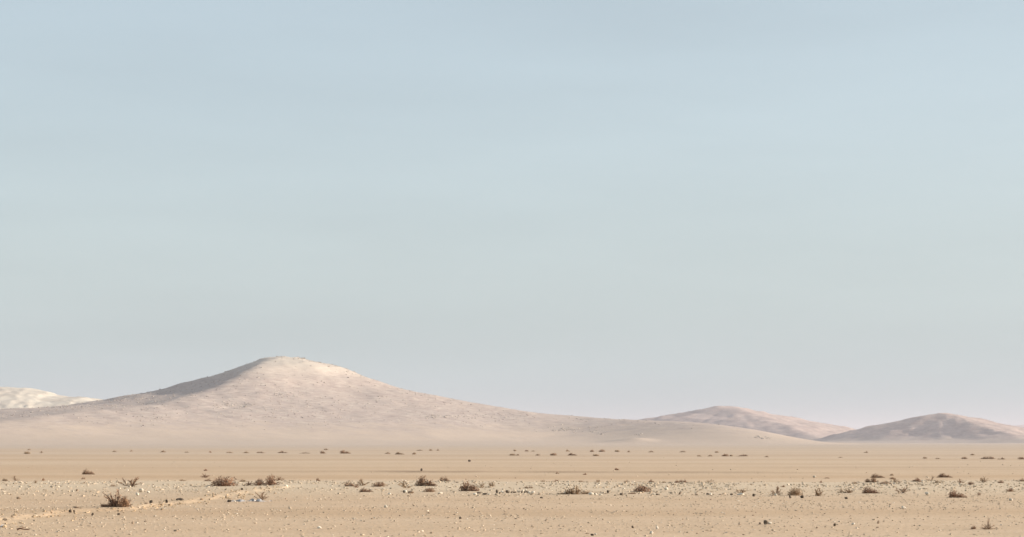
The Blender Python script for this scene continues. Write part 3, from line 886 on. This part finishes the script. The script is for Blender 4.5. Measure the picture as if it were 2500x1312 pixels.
# thin arching bush at the lower right with its low dark neighbour
x, y = pix(2412, 1291)
u = 40 * y / F
thin = tag(link('desert_shrub', None, None, (x, y, gz(x, y) - 0.01)), 'thin arching dry bush in the lower right foreground', 'shrub', G_NEAR)
st, tw = Twigs(), Twigs()
sprays(st, tw, r, (0, 0, 0), [(-0.46, 0, 0.10), (-0.34, 0.08, 0.30), (-0.40, -0.1, 0.22), (-0.2, 0.05, 0.34), (0.12, 0, 0.36), (0.42, 0.05, 0.26), (0.5, -0.06, 0.12), (0.02, 0.08, 0.78), (0.08, -0.05, 0.66), (-0.05, 0, 0.6)], 26, leng=0.14, wid=0.012)
hump(st, tw, r, (-0.02, 0, 0), 0.36, 0.28, 170, 0, 0.14, 0.011, 6)
for nm, tc, mt in (('branches', st, TONES['b'][1]), ('twigs', tw, TONES['b'][0])):
    o = link(nm, tc.mesh(nm, mt), thin); o['kind'] = 'stuff'; o.scale = (u, u, u)
shrub(2375, 1290, 24, 8, 'mat', 'd', 'low dark scrub left beside the thin arching bush', G_NEAR)

BAND = [
    (319, 1195, 46, 23, 'fan', 'b', 'forked open shrub beyond the biggest bush'),
    (547, 1193, 50, 20, 'dome', 'd', 'smooth dark domed bush above the orange bank'),
    (609, 1192, 20, 9, 'wispy', 'd', 'small ragged shrub between the domed and the twin humped bush'),
    (594, 1181, 16, 5, 'mat', 't', 'low flat tuft just above the small ragged shrub'),
    (652, 1192, 50, 21, 'twin', 'd', 'twin humped brown bush above the orange bank'),
    (638, 1221, 25, 16, 'fan', 'b', 'small brown shrub standing over the bluish scrap'),
    (682, 1174, 15, 8, 'wispy', 'b', 'small shrub behind the twin humped bush'),
    (777, 1180, 14, 6, 'mat', 'b', 'small low shrub alone right of the twin humped bush'),
    (856, 1194, 22, 10, 'mat', 'b', 'slanted brown shrub left in the first middle cluster'),
    (884, 1192, 36, 15, 'sparse', 't', 'wispy tan shrub in the first middle cluster'),
    (870, 1196, 9, 7, 'wispy', 'd', 'small dark tuft between the slanted and the wispy tan shrub'),
    (894, 1204, 24, 7, 'heap', 'd', 'darkest long low shrub in front of the wispy tan one'),
    (926, 1194, 24, 9, 'dome', 'b', 'low dark shrub right of the wispy tan one'),
    (990, 1197, 30, 17, 'sparse', 't', 'leaning wispy shrub above the upright white stone'),
    (1040, 1193, 44, 20, 'heap', 'b', 'rounded reddish brown bush left of centre'),
    (1049, 1204, 20, 8, 'dome', 'b', 'little brown shrub under the rounded reddish bush'),
    (1088, 1181, 22, 9, 'mat', 'b', 'low shrub beyond the rounded reddish bush, to its right'),
    (1145, 1202, 40, 20, 'heap', 'd', 'dark heaped bush at the centre of the gravel band'),
    (1176, 1196, 30, 14, 'sparse', 't', 'wispy tan shrub right of the dark heaped bush'),
    (1199, 1194, 21, 9, 'wispy', 't', 'tan tuft between the dark heaped bush and the stone row'),
    (1286, 1197, 24, 5, 'mat', 'g', 'flat pale brown scrub lying over the stone row'),
    (1325, 1179, 16, 5, 'mat', 't', 'low shrub left of the dark long one behind the stone row'),
    (1360, 1180, 28, 7, 'mat', 'd', 'long dark low shrub beyond the stone row'),
    (1402, 1208, 66, 16, 'mat', 't', 'widest low tan shrub in the gravel band'),
    (1415, 1182, 12, 4, 'mat', 't', 'tiny flat tuft behind the widest tan shrub'),
    (1460, 1183, 15, 5, 'mat', 't', 'small flat tuft behind and right of the widest tan shrub'),
    (1530, 1182, 7, 5, 'wispy', 'b', 'tiny dark tuft at the gravel edge behind the slanted black stone'),
    (1567, 1203, 34, 14, 'dome', 'd', 'dark block-shaped bush right of centre'),
    (1541, 1208, 20, 4, 'mat', 'b', 'flat brown scrub left of the block-shaped bush'),
    (1589, 1184, 15, 5, 'mat', 'b', 'small low shrub behind the block-shaped bush'),
    (1621, 1185, 14, 3, 'mat', 't', 'thin flat tuft left of the pair of low dark shrubs'),
    (1651, 1185, 14, 5, 'mat', 'd', 'left one of the pair of low dark shrubs at the gravel edge'),
    (1671, 1184, 22, 6, 'mat', 'd', 'right one of the pair of low dark shrubs at the gravel edge'),
    (1707, 1183, 10, 5, 'wispy', 't', 'faint tuft right of the pair of low dark shrubs'),
    (1728, 1184, 18, 6, 'sparse', 't', 'faint spreading shrub right of the pair of low dark shrubs'),
    (1810, 1205, 36, 8, 'sparse', 't', 'faint wispy scrub over the low pale stone'),
    (1912, 1194, 15, 4, 'mat', 'b', 'flat brown tuft above the ragged shrub'),
    (1896, 1210, 28, 20, 'sparse', 'b', 'ragged shrub round the bright white stone, right of centre'),
    (1940, 1210, 31, 17, 'dome', 't', 'tan domed shrub with two dark stones below'),
    (1997, 1211, 25, 15, 'wispy', 't', 'flat topped tan shrub right of the tan domed one'),
    (2004, 1184, 7, 5, 'wispy', 'd', 'tiny dark tuft behind the flat topped tan shrub'),
    (2052, 1205, 12, 9, 'wispy', 't', 'left one of two pale shrubs beside the darkest right-hand bush'),
    (2071, 1205, 20, 9, 'wispy', 't', 'right one of two pale shrubs beside the darkest right-hand bush'),
    (2126, 1206, 34, 14, 'heap', 'd', 'darkest bush in the right part of the gravel band'),
    (2128, 1183, 23, 10, 'twin', 'b', 'brown bush straight behind the darkest right-hand bush'),
    (2086, 1186, 20, 4, 'mat', 't', 'flat slanting scrub left of the brown bush'),
    (2163, 1187, 26, 6, 'mat', 'b', 'broken low scrub right of the brown bush'),
    (2186, 1183, 16, 8, 'sparse', 't', 'faint tuft at the end of the broken low scrub'),
    (2203, 1206, 26, 13, 'fan', 'b', 'drooping brown shrub right of the darkest right-hand bush'),
    (2240, 1181, 28, 8, 'mat', 'd', 'long dark shrub beyond the drooping brown one'),
    (2271, 1178, 14, 10, 'sparse', 'g', 'very faint dry tuft right of the long dark shrub'),
    (2288, 1184, 14, 5, 'mat', 't', 'small tuft in gravel right of the faint dry tuft'),
    (2338, 1215, 38, 15, 'heap', 'd', 'dark bush at the front of the gravel near the right edge'),
    (2345, 1184, 13, 8, 'wispy', 'b', 'small upright shrub behind the right edge\'s dark bush'),
    (2370, 1188, 22, 6, 'mat', 'b', 'low scrub between the small upright and the feathery shrub'),
    (2399, 1183, 28, 12, 'sparse', 't', 'feathery pinkish shrub near the right edge'),
    (2389, 1210, 11, 6, 'wispy', 'b', 'small tuft right of the right edge\'s dark bush'),
    (2443, 1184, 11, 5, 'dome', 'b', 'small round tuft right of the feathery shrub'),
    (2468, 1202, 24, 7, 'mat', 'b', 'low brown shrub close to the right edge in gravel'),
    (2494, 1181, 15, 6, 'mat', 'b', 'shrub cut by the right edge behind the gravel'),
    (86, 1185, 10, 6, 'wispy', 't', 'small tuft in the gravel near the left edge'),
    (276, 1193, 14, 5, 'mat', 'g', 'pale reddish tuft left below the forked shrub'),
    (443, 1178, 24, 4, 'mat', 't', 'thin flat scrub at the gravel edge left of the domed bush'),
    (507, 1178, 22, 5, 'mat', 'b', 'flat scrub behind and left of the domed bush'),
    (10, 1174, 20, 5, 'mat', 't', 'flat scrub at the left edge where the gravel begins'),
    (38, 1174, 15, 10, 'sparse', 'g', 'very faint pinkish tuft near the left edge'),
    (105, 1173, 12, 5, 'mat', 'b', 'low tuft at the gravel edge right of the faint pinkish one'),
]
for px, py, w, h, kind, tone, label in BAND:
    small = w < 27
    shrub(px, py, w * (1.25 if small else 1.08), h * (1.15 if small else 0.98), kind, tone, label, G_BAND, parts=w >= 14)

MID = [
    (216, 1159, 27, 10, 'heap', 'b', 'sloping brown shrub on the middle plain at left'),
    (202, 1170, 11, 5, 'mat', 'b', 'small low shrub below the sloping brown one at left'),
    (502, 1150, 8, 4, 'dome', 'd', 'upper tiny tuft of a pair on the middle plain, left'),
    (500, 1166, 16, 9, 'wispy', 'd', 'lower spiky shrub of a pair on the middle plain, left'),
    (1360, 1157, 10, 4, 'mat', 'b', 'small shrub on the rut line, centre of the plain'),
    (1428, 1159, 16, 4, 'mat', 'd', 'low dark shrub just under the rut line right of centre'),
    (1506, 1152, 11, 5, 'heap', 'd', 'slanting dark tuft above the rut line right of centre'),
    (2018, 1169, 14, 3, 'mat', 'b', 'thin scrub on the plain right of the pale lone stone'),
    (2143, 1167, 30, 8, 'heap', 'b', 'left one of two long low shrubs far right on the plain'),
    (2179, 1171, 13, 5, 'dome', 'b', 'round tuft between two long low shrubs on the right plain'),
    (2177, 1162, 8, 4, 'dome', 't', 'tiny tuft above the round one on the right plain'),
    (2307, 1167, 32, 9, 'heap', 'b', 'right one of two long low shrubs far right on the plain'),
]
for row in MID: shrub(*row, G_MID, parts=row[2] >= 14)

ORD = ['first', 'second', 'third', 'fourth', 'fifth', 'sixth', 'seventh', 'eighth', 'ninth', 'tenth', 'eleventh', 'twelfth', 'thirteenth', 'fourteenth', 'fifteenth']
HAZE_FADED = {'d': 'b', 'b': 't', 't': 'g', 'g': 'g'}  # far shrubs get paler twigs: fading by haze put into their colour
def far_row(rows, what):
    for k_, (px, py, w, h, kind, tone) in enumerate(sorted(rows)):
        shrub(px, py, w * 1.1, h * 0.85, kind, HAZE_FADED[tone], f'{ORD[k_]} from the left of {what}', G_FAR, parts=w >= 18)
far_row([(66, 1109, 13, 6, 'dome', 'b'), (101, 1107, 9, 5, 'wispy', 'g'), (279, 1104, 10, 4, 'mat', 't'), (320, 1103, 8, 4, 'mat', 't'), (398, 1105, 11, 5, 'mat', 'b'),
         (457, 1106, 10, 3, 'mat', 't'), (513, 1106, 11, 4, 'mat', 'd'), (561, 1107, 14, 4, 'mat', 'b'), (600, 1107, 14, 4, 'mat', 'b')],
        'the far dark shrubs below the big hill\'s shaded flank')
far_row([(638, 1107, 18, 4, 'mat', 'd'), (688, 1107, 22, 5, 'mat', 'd'), (743, 1108, 26, 3, 'mat', 't'), (789, 1108, 22, 6, 'mat', 'd'), (843, 1108, 21, 8, 'heap', 'd'),
         (947, 1109, 14, 5, 'mat', 't'), (976, 1110, 18, 6, 'heap', 'b'), (1010, 1110, 18, 5, 'mat', 'b')],
        'the far shrubs straight below the big hill\'s top')
far_row([(70, 1099, 8, 4, 'mat', 't'), (796, 1099, 8, 4, 'dome', 't'), (1024, 1101, 14, 3, 'mat', 't'), (1052, 1101, 13, 4, 'mat', 'b'), (1068, 1101, 8, 4, 'mat', 'b'), (1257, 1102, 6, 4, 'dome', 'b'),
         (1286, 1103, 8, 4, 'dome', 'd'), (1302, 1103, 10, 3, 'mat', 't'), (1386, 1103, 12, 5, 'mat', 'b')],
        'the tiny shrubs in the farthest faint line, left half')
far_row([(1445, 1104, 8, 5, 'dome', 'd'), (1469, 1104, 13, 6, 'dome', 'd'), (1507, 1104, 10, 5, 'dome', 'b'), (1535, 1105, 12, 4, 'mat', 't'), (1590, 1105, 12, 4, 'mat', 'g'), (1666, 1105, 14, 4, 'mat', 't'),
         (1750, 1106, 8, 4, 'dome', 'b'), (2114, 1106, 10, 4, 'mat', 't'), (2374, 1112, 8, 4, 'dome', 'b')],
        'the tiny shrubs in the farthest faint line, right half')
far_row([(1251, 1113, 13, 5, 'dome', 'b'), (1264, 1113, 6, 4, 'dome', 't'), (1313, 1113, 9, 4, 'dome', 't'), (1351, 1113, 13, 6, 'dome', 'd'), (1398, 1113, 18, 6, 'heap', 'd'), (1455, 1114, 13, 5, 'dome', 'b')],
        'the far dark shrubs in the middle below the low knoll')
far_row([(1708, 1115, 10, 4, 'mat', 'b'), (1734, 1115, 12, 4, 'mat', 'b'), (1770, 1115, 14, 6, 'dome', 'd'), (1785, 1115, 7, 4, 'dome', 'b'), (1813, 1115, 24, 5, 'mat', 'd'), (1872, 1117, 9, 4, 'mat', 't')],
        'the far shrubs before the half hidden purple hill')
far_row([(2052, 1118, 9, 3, 'mat', 't'), (2258, 1120, 9, 4, 'dome', 'b'), (2291, 1121, 12, 3, 'mat', 't'), (2354, 1121, 12, 5, 'dome', 'd'), (2412, 1121, 38, 6, 'mat', 'd'), (2446, 1122, 20, 4, 'mat', 'b'), (2494, 1122, 15, 6, 'dome', 'd')],
        'the far shrubs below the rightmost hill')

# ---------------------------------------------------------------- litter
t = NT('bluish_scrap'); t.b.inputs['Roughness'].default_value = 0.6
n = t.noise(t.pos(), 9, 3)
M_SCRAP = t.done(t.mix(t.rng(n, 0.35, 0.7), (0.36, 0.335, 0.315), (0.27, 0.25, 0.245)))
def scrap(px0, px1, py, depth, rise, label, seed):
    """a torn, crumpled sheet lying on the sand"""
    r = np.random.default_rng(seed)
    x0, y = pix(px0, py); x1, _ = pix(px1, py)
    nx, ny = 34, 9
    v = []
    for j_ in range(ny):
        for i_ in range(nx):
            a, b = i_ / (nx - 1), j_ / (ny - 1)
            x = (x1 - x0) * (a - 0.5) + r.uniform(-0.012, 0.012)
            edge = 0.5 + 0.5 * math.sin(a * 3.14159) ** 0.5
            edge *= 0.25 + 0.9 * abs(math.sin(a * 8.3 + seed))
            yy = (b - 0.5) * depth * edge * (1 + 0.5 * float(vnoise(np.array(a * 9), np.array(b * 2), seed)))
            z = rise * (0.1 + 2.2 * float(fbm(np.array(a * 7), np.array(b * 3), seed + 3, 3))) * math.sin(math.pi * min(max(b, 0.08), 0.95))
            v.append((x, yy, max(z, -0.02)))
    top = len(v); v += [(q[0], q[1], q[2] - 0.004) for q in v]
    f = []
    for j_ in range(ny - 1):
        for i_ in range(nx - 1):
            a = j_ * nx + i_
            f += [(a, a + 1, a + nx + 1, a + nx), (top + a, top + a + nx, top + a + nx + 1, top + a + 1)]
    border = [i_ for i_ in range(nx)] + [j_ * nx + nx - 1 for j_ in range(1, ny)] + [(ny - 1) * nx + i_ for i_ in range(nx - 2, -1, -1)] + [j_ * nx for j_ in range(ny - 2, 0, -1)]
    for a, b in zip(border, border[1:] + border[:1]): f.append((a, top + a, top + b, b))
    xm = (x0 + x1) / 2; gzm = gz(xm, y)
    va = np.array(v); va[:, 2] += ground_z(va[:, 0] + xm, va[:, 1] + y) - gzm; v = va
    o = link('plastic_sheet', mesh_np('plastic_sheet', v, f, M_SCRAP, False), None, (xm, y, gzm + 0.005))
    tag(o, label, 'litter')
scrap(556, 664, 1224, 0.9, 0.045, 'bluish white crumpled scrap lying under the small brown shrub', 61)
scrap(-14, 13, 1288, 0.40, 0.05, 'small grey scrap at the left edge of the foreground', 67)

# a bent dead stick on the sand at lower left
st = Twigs(); r = np.random.default_rng(9)
x, y = pix(56, 1297)
w = 28 * y / F
st.stem([(-w * 0.5, 0, 0.02), (-w * 0.3, 0.03, 0.045), (0, 0.02, 0.03), (w * 0.3, 0.06, 0.022), (w * 0.55, 0.05, 0.03)], 0.022, 0.006)
st.stem([(-w * 0.25, 0.03, 0.035), (-w * 0.1, 0.1, 0.06), (0.02, 0.16, 0.05)], 0.010, 0.004)
tag(link('stick', st.mesh('stick', TONES['d'][1]), None, (x, y, gz(x, y))), 'bent dead stick lying in the lower left corner', 'stick')
